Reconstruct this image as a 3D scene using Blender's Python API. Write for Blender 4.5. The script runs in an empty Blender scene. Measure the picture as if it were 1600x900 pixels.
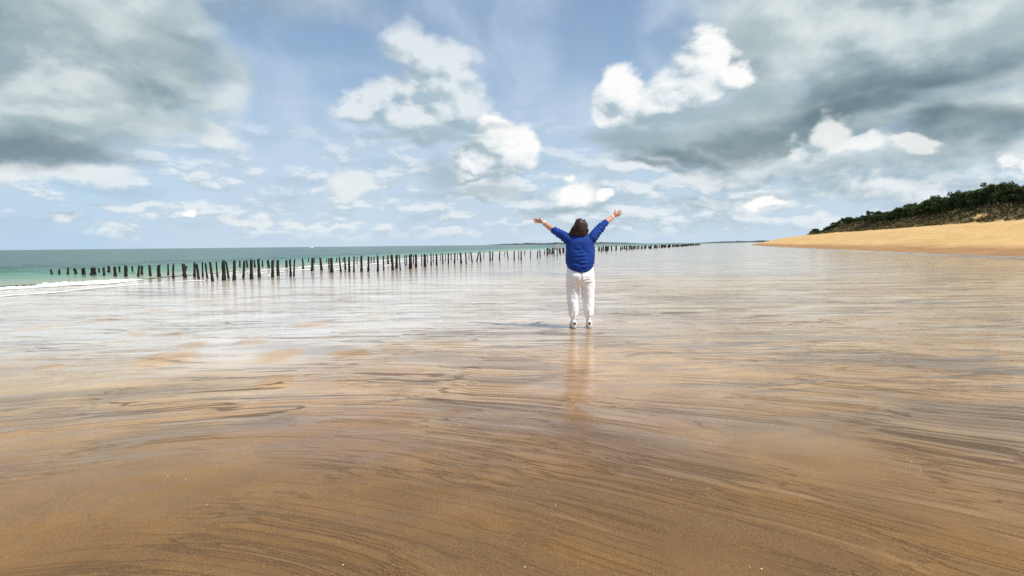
import bpy, bmesh, math, random
import numpy as np
from mathutils import Vector, Matrix, Euler

random.seed(7)
S = bpy.context.scene
COL = S.collection
R = math.radians

# ------------------------------------------------------------------ camera
CAM_H = 1.22
PITCH, ROLL, FPX = R(4.29), R(-0.607), 900.0
cam_d = bpy.data.cameras.new('camera')
cam = bpy.data.objects.new('camera', cam_d)
COL.objects.link(cam)
cam_d.sensor_width = 36.0
cam_d.lens = FPX / 1600 * 36.0
cam_d.clip_start = 0.05
cam_d.clip_end = 120000
CAM_ROT = Matrix.Rotation(math.pi / 2 - PITCH, 3, 'X') @ Matrix.Rotation(ROLL, 3, 'Z')
cam.matrix_world = Matrix.Translation((0, 0, CAM_H)) @ CAM_ROT.to_4x4()
S.camera = cam


def ray(px, py):
    return CAM_ROT @ Vector(((px - 800) / FPX, -(py - 450) / FPX, -1.0))


def ground(px, py, z=0.0):
    d = ray(px, py)
    t = (z - CAM_H) / d.z
    return Vector((d.x * t, d.y * t, z))


def horizon_y(px):
    return 391.0 - 0.0106 * px


# ------------------------------------------------------------------ node helpers
class X:
    """tiny expression builder for shader math nodes"""
    nt = None

    def __init__(s, sock):
        s.s = sock

    @staticmethod
    def m(op, *a, clamp=False):
        n = X.nt.nodes.new('ShaderNodeMath')
        n.operation = op
        n.use_clamp = clamp
        for i, v in enumerate(a):
            if isinstance(v, X):
                X.nt.links.new(v.s, n.inputs[i])
            else:
                n.inputs[i].default_value = v
        return X(n.outputs[0])

    def __add__(s, o): return X.m('ADD', s, o)
    __radd__ = __add__
    def __sub__(s, o): return X.m('SUBTRACT', s, o)
    def __rsub__(s, o): return X.m('SUBTRACT', o, s)
    def __mul__(s, o): return X.m('MULTIPLY', s, o)
    __rmul__ = __mul__
    def __truediv__(s, o): return X.m('DIVIDE', s, o)


def vnode(op, *a):
    n = X.nt.nodes.new('ShaderNodeVectorMath')
    n.operation = op
    for i, v in enumerate(a):
        if isinstance(v, X):
            X.nt.links.new(v.s, n.inputs[i])
        else:
            n.inputs[i].default_value = v
    return n


def vec(op, *a): return X(vnode(op, *a).outputs[0])
def vlen(a): return X(vnode('LENGTH', a).outputs['Value'])


def sstep(lo, hi, v):
    n = X.nt.nodes.new('ShaderNodeMapRange')
    n.interpolation_type = 'SMOOTHSTEP'
    X.nt.links.new(v.s, n.inputs['Value'])
    n.inputs['From Min'].default_value = lo
    n.inputs['From Max'].default_value = hi
    return X(n.outputs[0])


def noise(co, scale, detail=5, rough=0.55, col=False, dist=0.0):
    n = X.nt.nodes.new('ShaderNodeTexNoise')
    n.noise_dimensions = '3D'
    if co is not None:
        X.nt.links.new(co.s, n.inputs['Vector'])
    n.inputs['Scale'].default_value = scale
    n.inputs['Detail'].default_value = detail
    n.inputs['Roughness'].default_value = rough
    n.inputs['Distortion'].default_value = dist
    return X(n.outputs['Color' if col else 0])


def mix(f, a, b):
    n = X.nt.nodes.new('ShaderNodeMix')
    n.data_type = 'RGBA'
    n.clamp_factor = True
    for sock, v in ((n.inputs[0], f), (n.inputs[6], a), (n.inputs[7], b)):
        if isinstance(v, X):
            X.nt.links.new(v.s, sock)
        elif isinstance(v, (int, float)):
            sock.default_value = v
        else:
            sock.default_value = (*v, 1)
    return X(n.outputs[2])


def rgb(r, g, b, k=1.0):
    f = lambda c: ((c / 255 + 0.055) / 1.055) ** 2.4 if c > 10 else c / 255 / 12.92
    return (f(r) * k, f(g) * k, f(b) * k)


# ------------------------------------------------------------------ world
SUN_EL, SUN_AZ = R(54), R(115)          # azimuth clockwise from +Y (straight ahead)
SKY_S = 0.1
W = bpy.data.worlds.new('World')
S.world = W
W.use_nodes = True
nt = W.node_tree
nt.nodes.clear()
X.nt = nt
sky = nt.nodes.new('ShaderNodeTexSky')
sky.sky_type = 'NISHITA'
sky.sun_disc = False
sky.sun_elevation = SUN_EL
sky.sun_rotation = SUN_AZ
sky.air_density = 1.0
sky.dust_density = 0.6
sky.ozone_density = 1.4
tc = nt.nodes.new('ShaderNodeTexCoord')
D = X(tc.outputs['Generated'])
sep = nt.nodes.new('ShaderNodeSeparateXYZ')
nt.links.new(D.s, sep.inputs[0])
dx, dy, dz = X(sep.outputs[0]), X(sep.outputs[1]), X(sep.outputs[2])
az = X.m('ARCTAN2', dx, dy)
el = X.m('ARCSINE', X.m('MAXIMUM', dz, 0.0))


def azel(px, py):
    d = ray(px, py).normalized()
    return math.atan2(d.x, d.y), math.asin(d.z)


comb = nt.nodes.new('ShaderNodeCombineXYZ')
nt.links.new(az.s, comb.inputs[0])
nt.links.new(el.s, comb.inputs[1])
P0 = X(comb.outputs[0])
# flatten noise towards the horizon: clouds there are seen from the side
DN = vec('MULTIPLY', D, (1.0, 1.0, 1.7))
nA = noise(DN, 7.0, 7, 0.56, col=True)
warpA = vec('SUBTRACT', nA, (0.5, 0.5, 0.5))
nB = noise(DN, 4.0, 5, 0.5, col=True)
warpB = vec('SUBTRACT', nB, (0.5, 0.5, 0.5))
P1 = vec('MULTIPLY_ADD', warpA, (0.13, 0.11, 0.0), P0)      # cumulus
P2 = vec('MULTIPLY_ADD', warpA, (0.09, 0.07, 0.0), vec('MULTIPLY_ADD', warpB, (0.32, 0.18, 0.0), P0))      # soft layers
billow = noise(DN, 20.0, 6, 0.6)
_pf = lambda off: X.m('ABSOLUTE', noise(vec('MULTIPLY_ADD', D, (1.0, 1.0, 1.5), off), 15.0, 4, 0.5) - 0.5) * 5.0
puff, puff2 = _pf((0.0, 0.0, 0.0)), _pf((0.012, -0.006, 0.016))
billow2 = noise(vec('ADD', DN, (0.012, -0.006, 0.020)), 20.0, 6, 0.6)
gn = noise(vec('MULTIPLY', D, (1.0, 1.0, 1.9)), 3.4, 5, 0.48)
gn2 = noise(vec('MULTIPLY_ADD', D, (1.0, 1.0, 1.9), (0.04, -0.02, 0.09)), 3.4, 5, 0.48)
_sc = nt.nodes.new('ShaderNodeSeparateColor')
nt.links.new(nA.s, _sc.inputs[0])
nS = X(_sc.outputs[2])
LOFF = (0.026, 0.034, 0.0)


def blobs(P, L, k, off=None):
    acc = None
    for (px, py, rx, ry) in L:
        a, e = azel(px, py)
        a1, _ = azel(px + rx, py)
        _, e1 = azel(px, py - ry)
        ix, iy = 1 / abs(a1 - a), 1 / abs(e1 - e)
        ox, oy = off if off else (0, 0)
        v = vec('MULTIPLY_ADD', P, (ix, iy, 0.0), (-(a - ox) * ix, -(e - oy) * iy, 0.0))
        l = vlen(v)
        acc = l if acc is None else X.m('SMOOTH_MIN', acc, l, k)
    return 1.0 - acc


C = lambda r, g, b: rgb(r, g, b, 1 / SKY_S / 2 ** 0.25)

# clear sky, with a pale band low down
tint = vec('MULTIPLY', X(sky.outputs[0]), (0.74, 0.90, 1.04))
low = X.m('POWER', 2.718, el * -5.0)
base = mix(low * 0.90 + 0.08, tint, C(205, 226, 239))
base = mix(sstep(-0.42, -0.75, az) * X.m('POWER', 2.718, el * -9.0) * 0.7, base, C(126, 190, 228))

# thin high veil, drawn out into streaks that fan upward
veil = noise(vec('MULTIPLY', P2, (3.4, 1.6, 1.0)), 1.9, 4, 0.5)
streak = noise(vec('MULTIPLY', D, (9.0, 3.0, 2.2)), 1.2, 3, 0.5)
veil_a = sstep(0.34, 0.66, veil * 0.6 + streak * 0.4 - el * 0.10 + 0.06)
gap = blobs(P2, [(930, 50, 110, 80), (570, 60, 130, 60), (590, 150, 60, 60), (430, 20, 120, 50), (1060, 30, 50, 40)], 0.3)
veil_a = veil_a * (1.0 - 0.85 * sstep(-0.35, 0.6, gap))
cur = mix(veil_a * 0.78, base, C(197, 214, 234))

# faint grey tatters in the middle distance
tat = noise(vec('MULTIPLY', D, (1.0, 1.0, 3.4)), 9.0, 5, 0.55)
tband = X.m('MULTIPLY', sstep(0.34, 0.20, el), sstep(0.0, 0.05, el))
cur = mix(sstep(0.50, 0.70, tat) * tband * 0.5, cur, C(172, 195, 213))
# low bank of pale cloud along the horizon, thicker to the right
bank = noise(vec('MULTIPLY', D, (1.0, 1.0, 2.6)), 13.0, 6, 0.58)
bank2 = noise(vec('MULTIPLY_ADD', D, (1.0, 1.0, 2.6), (0.006, 0.0, 0.03)), 13.0, 6, 0.58)
bank_a = sstep(0.46, 0.60, bank + sstep(-0.1, 0.5, az) * 0.07) * sstep(0.0, 0.035, el) * sstep(0.26, 0.08, el)
cur = mix(bank_a * 0.7, cur, mix(sstep(-0.06, 0.10, bank - bank2), C(186, 204, 215), C(240, 245, 246)))

# soft grey-white cumulus
SOFT = [(650, 88, 62, 52), (700, 112, 56, 50), (665, 125, 60, 50), (650, 190, 90, 32), (735, 172, 46, 32), (690, 178, 66, 40), (690, 148, 60, 34), (610, 150, 40, 30), (560, 165, 56, 24),
        (555, 288, 55, 22), (345, 205, 22, 20), (120, 272, 90, 18), (30, 266, 70, 18), (205, 316, 70, 9), (98, 331, 26, 11), (385, 351, 34, 9), (424, 353, 20, 8), (470, 347, 26, 10), (545, 354, 34, 6),
        (760, 296, 70, 20), (905, 305, 50, 18), (1010, 262, 60, 14), (1190, 322, 60, 18), (1090, 320, 60, 10),
        (1300, 255, 150, 46), (1450, 245, 110, 40), (1580, 240, 90, 30), (1210, 255, 80, 36), (1380, 300, 190, 26), (1130, 285, 120, 18)]
fS = blobs(P1, SOFT, 0.25)
fS2 = blobs(P1, SOFT, 0.25, off=(LOFF[0], LOFF[1]))
dS = fS * 1.2 + (billow - 0.5) * 0.40 + (puff - 0.45) * 0.20
aS = sstep(-0.22, 0.55, dS)
litS = sstep(-0.75, 0.65, (fS - fS2) * 0.9 + (billow - billow2) * 1.6 + (puff - puff2) * 0.7 + (nS - 0.5) * 0.9)
cur = mix(aS * 0.88, cur, mix(litS, C(164, 186, 198), C(232, 239, 241)))

# the two great grey masses, left and right
GREY = [(60, 90, 240, 90), (180, 60, 120, 80), (30, 180, 150, 56), (150, 165, 130, 36), (0, 20, 200, 80), (90, -120, 420, 120),
        (1110, 205, 150, 48), (1240, 165, 160, 62), (1390, 110, 200, 85), (1540, 190, 190, 62), (1330, 20, 280, 80),
        (1560, 60, 220, 100), (1420, -110, 500, 120), (1020, 225, 90, 30), (1270, 200, 180, 34), (1180, 60, 60, 90)]
fG = blobs(P2, GREY, 0.3)
dG = fG + (gn - 0.5) * 1.0 + (nS - 0.5) * 0.35
aG = sstep(-0.42, 0.56, dG)
litG = (gn - gn2) * 2.6 + (gn - 0.5) * 1.0 + (nS - 0.5) * 0.7 + (billow - billow2) * 0.9 + (puff - puff2) * 0.25 + sstep(0.10, 0.42, el) * 0.42
greyc = mix(sstep(-0.35, 0.35, litG), C(128, 152, 162), C(158, 178, 184))
greyc = mix(sstep(0.25, 0.95, litG), greyc, C(204, 216, 219))
cur = mix(aG * 0.93, cur, greyc)
# pale breaks in them where light comes through
GLOW = [(1330, 50, 80, 20), (1240, 70, 60, 40), (1560, 120, 40, 24), (1530, 148, 44, 16), (240, 14, 76, 34), (230, 100, 34, 14), (304, 96, 16, 16), (285, 125, 50, 20),
        (60, 118, 70, 18), (110, 160, 80, 20), (320, 110, 50, 50), (250, 170, 90, 30), (160, 60, 90, 40), (1160, 150, 110, 60), (1400, 195, 90, 12), (1500, 20, 120, 40), (1230, 30, 90, 50), (1570, 160, 60, 30), (1290, 60, 140, 26)]
fL = blobs(P2, GLOW, 0.3)
cur = mix(sstep(-0.75, 0.75, fL + (gn - 0.5) * 0.9 + (billow - 0.5) * 0.5) * 0.80, cur, mix(sstep(.35, .65, nS), C(176, 194, 198), C(228, 236, 236)))
# dark bellies
BELLY = [(20, 226, 130, 22), (1085, 234, 80, 13), (1200, 208, 90, 18), (1330, 172, 120, 22), (1010, 260, 50, 7), (1500, 200, 130, 18), (1420, 125, 120, 24)]
fB = blobs(P2, BELLY, 0.3)
cur = mix(sstep(-0.9, 0.8, fB + (gn - 0.5) * 0.7) * 0.66, cur, C(92, 116, 128))

# bright sunlit cumulus
WHITE = [(758, 236, 36, 36), (748, 262, 38, 28), (772, 206, 30, 36), (790, 222, 32, 30), (765, 258, 70, 40), (795, 242, 46, 54), (728, 274, 36, 20), (750, 255, 40, 30),
         (972, 130, 56, 42), (1005, 165, 84, 52), (1050, 140, 52, 42), (1105, 82, 44, 46), (1085, 118, 56, 50), (940, 170, 34, 44), (1140, 112, 44, 30),
         (1308, 205, 40, 32), (1335, 228, 54, 18), (1425, 230, 50, 15), (1275, 234, 54, 22),
         (302, 338, 17, 10), (895, 303, 28, 15), (940, 306, 22, 10), (1195, 322, 26, 10), (1560, 255, 24, 8), (1590, 262, 24, 9)]
fW = blobs(P1, WHITE, 0.2)
fW2 = blobs(P1, WHITE, 0.2, off=(LOFF[0], LOFF[1]))
dW = fW * 1.5 - 0.06 + (billow - 0.5) * 0.45 + (puff - 0.45) * 0.26
gW = fW - fW2
aW = sstep(-0.12, 0.52, dW + X.m('MINIMUM', gW, 0.0) * 0.45)
litW = sstep(-0.80, 0.80, gW * 0.90 + (billow - billow2) * 1.2 + (puff - puff2) * 0.45 + (nS - 0.5) * 1.0 - 0.10)
whc = mix(sstep(0.0, 0.6, litW), C(168, 188, 199), C(228, 236, 239))
whc = mix(sstep(0.45, 1.0, litW), whc, C(255, 255, 253))
cur = mix(aW * (0.97 - sstep(0.40, 0.50, az) * 0.3), cur, whc)

# shaded undersides that melt into the cloud behind
SHADE = [(1060, 216, 110, 22), (965, 215, 50, 16), (1165, 165, 60, 30), (650, 220, 90, 8), (1095, 172, 80, 24), (1020, 192, 60, 14), (735, 205, 46, 8), (745, 300, 76, 10), (690, 268, 24, 20),
         (1320, 262, 130, 14), (1440, 250, 60, 10), (900, 322, 60, 8), (1010, 196, 40, 10)]
fD = blobs(P1, SHADE, 0.3)
cur = mix(sstep(-0.8, 0.7, fD + (gn - 0.5) * 0.5 + (billow - 0.5) * 0.5) * 0.62, cur, C(158, 180, 190))

bg = nt.nodes.new('ShaderNodeBackground')
bg.inputs['Strength'].default_value = SKY_S
nt.links.new(cur.s, bg.inputs['Color'])
wo = nt.nodes.new('ShaderNodeOutputWorld')
nt.links.new(bg.outputs[0], wo.inputs[0])
W.cycles.sampling_method = 'MANUAL'
W.cycles.sample_map_resolution = 512

# ------------------------------------------------------------------ sun
sl = bpy.data.lights.new('sun', 'SUN')
sl.energy = 5.0
sl.angle = R(0.53)
sl.color = (1.0, 0.94, 0.85)
sun = bpy.data.objects.new('sun', sl)
COL.objects.link(sun)
to_sun = Vector((math.sin(SUN_AZ) * math.cos(SUN_EL), math.cos(SUN_AZ) * math.cos(SUN_EL), math.sin(SUN_EL)))
sun.rotation_euler = to_sun.to_track_quat('Z', 'Y').to_euler()
sun.location = (20, -10, 30)

vs = S.view_settings
vs.view_transform = 'Standard'
vs.look = 'None'
vs.exposure = 0.25
vs.gamma = 1.0
vs.use_curve_mapping = False
S.cycles.max_bounces = 6
S.cycles.transparent_max_bounces = 12
S.cycles.caustics_reflective = False
S.cycles.caustics_refractive = False
S.cycles.use_denoising = False

# ------------------------------------------------------------------ numpy noise
_rs = np.random.RandomState(11)
_perm = np.tile(_rs.permutation(256), 3)
_gr = _rs.rand(256) * 2 * math.pi
_gx, _gy = np.cos(_gr), np.sin(_gr)


def perlin(x, y, seed=0):
    x = np.asarray(x, float)
    y = np.asarray(y, float)
    xi = np.floor(x).astype(np.int64)
    yi = np.floor(y).astype(np.int64)
    xf, yf = x - xi, y - yi
    u = xf * xf * xf * (xf * (xf * 6 - 15) + 10)
    v = yf * yf * yf * (yf * (yf * 6 - 15) + 10)

    def g(ix, iy, fx, fy):
        h = _perm[(_perm[(ix + seed * 37) & 255] + iy) & 255]
        return _gx[h] * fx + _gy[h] * fy
    a = g(xi, yi, xf, yf)
    b = g(xi + 1, yi, xf - 1, yf)
    c = g(xi, yi + 1, xf, yf - 1)
    d = g(xi + 1, yi + 1, xf - 1, yf - 1)
    return ((a + (b - a) * u) + ((c + (d - c) * u) - (a + (b - a) * u)) * v) * 1.4


def fbm(x, y, o=4, seed=0, gain=0.5):
    r, a, f = 0.0, 1.0, 1.0
    for k in range(o):
        r = r + a * perlin(x * f, y * f, seed + k)
        a *= gain
        f *= 2.03
    return r


def nstep(lo, hi, v):
    t = np.clip((v - lo) / (hi - lo), 0, 1)
    return t * t * (3 - 2 * t)


# ------------------------------------------------------------------ shore shape
def x_wet(y):                                # foot of the dry beach
    y = np.asarray(y, float)
    return 31 + .278 * (y - 34) + .000343 * (y - 34) * (y - 88)


_edge_px = [(-700, 462), (-300, 455), (0, 447), (100, 443.5), (220, 436), (300, 430), (400, 422.5), (480, 416.5), (600, 406.5),
            (690, 400), (780, 394), (900, 388.4), (1000, 384.2), (1080, 381.6), (1130, 380.15), (1165, 379.5)]
_eth, _er = [], []
for _px, _py in _edge_px:
    _p = ground(_px, _py)
    _eth.append(math.atan2(_p.x, _p.y))
    _er.append(math.hypot(_p.x, _p.y))
_eth = [-3.0, -1.9] + _eth
_er = [60.0, 26.0] + _er


def r_edge(th):
    return np.interp(th, _eth, np.log(_er), right=14.0)


# sand banks standing out of the film of water: px, py, half width px, half depth px
BANKS = [(256, 560, 50, 15, .016), (437, 553, 36, 12, .011), (490, 506, 34, 6, .010), (432, 594, 38, 11, .010), (550, 552, 34, 8, .011),
         (395, 534, 28, 6, .010), (78, 573, 18, 5, .010), (305, 537, 26, 5, .010), (690, 536, 60, 7, .007), (620, 540, 40, 9, .008),
         (215, 520, 22, 5, .009), (272, 521, 10, 4, .009), (160, 500, 30, 4, .008), (60, 512, 30, 5, .007), (590, 492, 30, 3, .007),
         (250, 484, 28, 2.5, .010), (130, 481, 18, 2.5, .009), (330, 470, 30, 2, .008)]
_banks = []
for (_px, _py, _w, _h, _z) in BANKS:
    _c, _e, _t, _b = ground(_px, _py), ground(_px + _w, _py), ground(_px, _py - _h), ground(_px, _py + _h)
    _banks.append((_c.x, (_t.y + _b.y) / 2, abs(_e.x - _c.x), abs(_t.y - _b.y) / 2, _z))


def flow(x, y):
    Xs = np.sqrt((x + 1.6) ** 2 + 3.0)
    yy = np.clip(y, -6, 40)
    s = 3 * np.log(np.exp(yy / 3) + .713 * Xs)
    t = (x + 1.6) - .35 * yy
    return s, t


def terrain(x, y):
    """height, groove amount, sediment amount, dune cover"""
    r = np.hypot(x, y)
    th = np.arctan2(x, y)
    d = (x - x_wet(y)) * 0.95
    # beach and dune
    u = np.clip(d / 17, 0, 1)
    beach = 3.25 * (0.55 * u + 0.45 * u * u * (3 - 2 * u)) + 0.10 * nstep(0, 1.2, d)
    wav = 3.0 * perlin(y / 23., x * 0 + 3.3, 5) + 1.6 * perlin(y / 7., x * 0 + 1.3, 6)
    dune = (2.2 * nstep(16.5, 25, d + wav) + 1.5 * nstep(25, 60, d)) * (1 - nstep(158, 212, y + 0.2 * (d - 17)))
    rough = fbm(x / 6., y / 6., 4, 20) * 0.55 * nstep(16, 22, d + wav) * (1 - nstep(300, 800, r))
    z = beach + dune + rough * (dune > 0.2) + fbm(x / 2.2, y / 2.2, 3, 41) * .05 * nstep(2, 8, d) * (1 - nstep(150, 400, r))
    # sea bed
    sd = r - np.exp(r_edge(th))
    z = z - 0.6 * nstep(0.5, 25, sd) - 0.02 * nstep(-1, 1, sd)
    # tidal flat
    flat = (1 - nstep(-2.5, 0.5, d)) * (1 - nstep(90, 200, r))
    yb = np.interp(x, [-9, -4, -1.5, 1.5, 4, 10], [4.6, 4.9, 5.0, 4.7, 7.0, 13])
    wob = perlin(x * .6, y * .6, 3) * .22 + perlin(x * 1.7, y * 1.7, 4) * .1
    dry = 1 - nstep(.72, 1.25, y / yb + wob)
    lo = fbm(x * .55, y * 1.1, 4, 8, .55)
    near = 1 - nstep(14, 40, r)
    s, t = flow(x, y)
    w1 = perlin(x * .5, y * .5, 9)
    w2 = perlin(x * 1.6, y * 1.6, 10)
    s2 = s + .045 * w1 + .012 * w2
    t2 = t + .6 * w2
    amp = 1 - nstep(14, 40, r)
    # braided rills, several sizes
    patch = nstep(-.55, .15, perlin(s * .9, t * .45, 12) + .4 * perlin(s * 2.2, t * 1.1, 13))
    n1 = perlin(s2 * 7.5, t2 * .55, 14) * (1 - nstep(4, 9, r))
    n3 = perlin(s2 * 3.1, t2 * .35, 18) + .25 * perlin(s2 * 9, t2 * 1.0, 19)
    groove = nstep(.0, .35, perlin(s * .8, t * .3, 22)) * amp
    zr = (.0045 * n1 * patch + .003 * n3) * amp
    # broad scallops with a steep downstream lip
    q = perlin(x * 1.1 + .5 * w1, y * 1.5, 23)
    lip = nstep(-.25, .35, q) * .008 * amp
    zf = -.0075 + .012 * dry + .0048 * lo + zr * (.45 + .55 * dry) + lip * dry + .0030 * fbm(s2 * 2.6, t2 * 1.3, 3, 71) * near
    bank = np.zeros_like(x)
    for (cx, cy, ax, ay, hz) in _banks:
        m = (np.abs(x - cx) < 2.2 * ax) & (np.abs(y - cy) < 2.2 * ay)
        if m.any():
            xx, yy = (x[m] - cx) / ax, (y[m] - cy) / ay
            wv = .30 * perlin(x[m] * 2.2 + cx, y[m] * 2.2, 24) + .14 * perlin(x[m] * 6, y[m] * 6, 25)
            rr = np.sqrt(xx * xx + yy * yy) + wv
            zf[m] += (hz + .002) * (1 - nstep(.45, 1.12, rr))
            bank[m] = np.maximum(bank[m], (1 - nstep(.45, 1.15, rr)) * min(1, hz / .012))
    z = z + zf * flat
    sed = nstep(-.05, .75, perlin(s2 * 1.5, t2 * .4, 26) + .5 * perlin(s2 * 4.3, t2 * .9, 27) + .3 * w1)
    gapn = perlin(y / 3.2 + d * .30, d / 2.6, 61) + .5 * perlin(y / 1.3 + d * .3, d / 1.2, 62)
    open_ = nstep(.30, .48, gapn) * (1 - nstep(20.0, 25.5, d + wav))
    return z, groove, sed * near, (s2, t2, patch * amp * (.45 + .55 * nstep(-2.5, 1.0, x))), bank * flat, nstep(16.8, 19, d + wav) * (dune > .12) * (1 - open_)


def mesh_obj(name, verts, faces, mat=None, parent=None, smooth=True):
    me = bpy.data.meshes.new(name)
    if isinstance(verts, np.ndarray) and isinstance(faces, np.ndarray):
        k = faces.shape[1]
        me.vertices.add(len(verts))
        me.vertices.foreach_set('co', verts.astype(np.float32).ravel())
        me.loops.add(faces.size)
        me.loops.foreach_set('vertex_index', faces.astype(np.int32).ravel())
        me.polygons.add(len(faces))
        me.polygons.foreach_set('loop_start', np.arange(0, faces.size, k, dtype=np.int32))
        me.update(calc_edges=True)
        me.validate()
    else:
        me.from_pydata([tuple(v) for v in verts], [], [tuple(f) for f in faces])
    me.polygons.foreach_set('use_smooth', [smooth] * len(me.polygons))
    if mat:
        me.materials.append(mat)
    o = bpy.data.objects.new(name, me)
    COL.objects.link(o)
    if parent:
        o.parent = parent
    return o


def attr(o, name, data):
    a = o.data.attributes.new(name, 'FLOAT', 'POINT')
    a.data.foreach_set('value', np.asarray(data, np.float32).ravel())


def tag(o, label=None, cat=None, group=None, kind=None):
    for k, v in (('label', label), ('category', cat), ('group', group), ('kind', kind)):
        if v:
            o[k] = v
    return o


def polar(ths, rads, rmin=None):
    """grid of points on rays; rads is 1d, or 2d [ray, ring]"""
    T = np.repeat(np.asarray(ths)[:, None], rads.shape[-1], 1)
    Rr = rads if rads.ndim == 2 else np.repeat(rads[None, :], len(ths), 0)
    return Rr * np.sin(T), Rr * np.cos(T)


def grid_faces(n, m, close=False):
    i = np.arange(n if close else n - 1)[:, None]
    j = np.arange(m - 1)[None, :]
    a = i * m + j
    b = ((i + 1) % n) * m + j
    return np.stack([a, a + 1, b + 1, b], -1).reshape(-1, 4)


# ------------------------------------------------------------------ materials
def new_mat(name):
    m = bpy.data.materials.new(name)
    m.use_nodes = True
    t = m.node_tree
    t.nodes.clear()
    X.nt = t
    out = t.nodes.new('ShaderNodeOutputMaterial')
    return m, t, out


def geo_pos():
    g = X.nt.nodes.new('ShaderNodeNewGeometry')
    return X(g.outputs['Position'])


def _sepx(p, k=0):
    n = X.nt.nodes.new('ShaderNodeSeparateXYZ')
    X.nt.links.new(p.s, n.inputs[0])
    return n.outputs[k]


def fattr(name):
    n = X.nt.nodes.new('ShaderNodeAttribute')
    n.attribute_name = name
    return X(n.outputs['Fac'])


def principled(out=None, **kw):
    p = X.nt.nodes.new('ShaderNodeBsdfPrincipled')
    for k, v in kw.items():
        i = p.inputs[k.replace('_', ' ')]
        if isinstance(v, X):
            X.nt.links.new(v.s, i)
        elif isinstance(v, tuple) and len(v) == 3:
            i.default_value = (*v, 1)
        else:
            i.default_value = v
    if out:
        X.nt.links.new(p.outputs[0], out.inputs[0])
    return p


def bump(h, strength=1.0, dist=1.0, normal=None):
    n = X.nt.nodes.new('ShaderNodeBump')
    n.inputs['Strength'].default_value = strength
    n.inputs['Distance'].default_value = dist
    X.nt.links.new(h.s, n.inputs['Height'])
    if normal:
        X.nt.links.new(normal.s, n.inputs['Normal'])
    return X(n.outputs[0])


def simple(name, c1, c2=None, scale=20.0, rough=0.7, bmp=0.0, bscale=60.0, co='Object', spec=0.4, stretch=(1, 1, 1), detail=5):
    m, t, out = new_mat(name)
    tcn = t.nodes.new('ShaderNodeTexCoord')
    p = vec('MULTIPLY', X(tcn.outputs[co]), stretch)
    col = mix(sstep(.35, .65, noise(p, scale, detail, .6)), c1, c2 or c1)
    kw = dict(Base_Color=col, Roughness=rough)
    b = principled(out, **kw)
    b.inputs['Specular IOR Level'].default_value = spec
    if bmp:
        t.links.new(bump(noise(p, bscale, 4, .6), 1.0, bmp).s, b.inputs['Normal'])
    return m


# sand: wet on the flat, golden and dry up the beach, litter and moss on the dune
M_sand, nt, out = new_mat('sand')
pos = geo_pos()
sp = nt.nodes.new('ShaderNodeSeparateXYZ')
nt.links.new(pos.s, sp.inputs[0])
pz = X(sp.outputs[2])
grain = noise(pos, 260.0, 3, .7)
grain2 = noise(pos, 60.0, 3, .6)
mott = noise(pos, 2.6, 5, .6)
broad = noise(pos, .35, 4, .55)
gro, sed, cov = fattr('groove'), fattr('sediment'), fattr('cover')
dist_ = vlen(vec('MULTIPLY', pos, (.75, 1.0, 0.0)))
fs_, ft_, fm_ = fattr('flow_across'), fattr('flow_along'), fattr('flow_mask')


def flow_noise(ks, kt, det, rough=.55):
    c = nt.nodes.new('ShaderNodeCombineXYZ')
    nt.links.new((fs_ * ks).s, c.inputs[0])
    nt.links.new((ft_ * kt).s, c.inputs[1])
    return noise(X(c.outputs[0]), 1.0, det, rough, dist=.15)


fl1 = flow_noise(20.0, .85, 4)
fl2 = flow_noise(7.0, .40, 4)
fl3 = flow_noise(44.0, 2.2, 2)
thin = X.m('MAXIMUM', sstep(.026, .006, X.m('ABSOLUTE', fl1 - .47)) * sstep(.36, .52, flow_noise(2.6, .5, 2)),
           sstep(.016, .004, X.m('ABSOLUTE', fl2 - .5)) * sstep(.42, .55, flow_noise(1.5, .5, 2)))
thin = thin * sstep(.05, .6, fm_) * sstep(26.0, 10.0, dist_)
gro = gro * sstep(.020, .007, X.m('ABSOLUTE', flow_noise(3.1, .30, 3) - .5)) * sstep(22.0, 9.0, dist_)
stk = ((fl1 - .5) * 2.2 + (fl3 - .5) * 1.2) * fm_
px_, py_ = X(_sepx(pos)), X(_sepx(pos, 1))
dist_ = vlen(vec('MULTIPLY', pos, (.75, 1.0, 0.0)))
dist_l = dist_ + sstep(1.5, -2.5, px_) * sstep(3.4, 5.2, dist_) * 1.7
far_sheen = sstep(4.4, 13.0, dist_l + (broad - .5) * 3.0)  # sand colour pales with distance, standing in for sky reflected off the flat
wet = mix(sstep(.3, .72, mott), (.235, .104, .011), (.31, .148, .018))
wet = mix(sstep(5.2, 2.1, dist_ + (broad - .5) * 2.4) * .95, wet, mix(sstep(.3, .72, mott), (.108, .050, .011), (.165, .080, .018)))  # vignette-like darkening painted into the sand colour close to the camera
wet = mix(sstep(3.3, 6.6, dist_l + (broad - .5) * 2.0), wet, mix(sstep(.3, .7, mott), (.43, .212, .040), (.53, .287, .068)))
wet = mix(far_sheen, wet, mix(sstep(.3, .7, mott), (.52, .385, .215), (.64, .50, .315)))
p2 = vec('MULTIPLY', pos, (.50, 1.0, 0.0))
rip = noise(p2, 3.0, 5, .6, dist=.5)
rip2 = noise(p2, 9.5, 3, .55)
streaks = noise(vec('MULTIPLY', pos, (.28, 1.5, 0.0)), 2.4, 5, .65, dist=.3)
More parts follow.
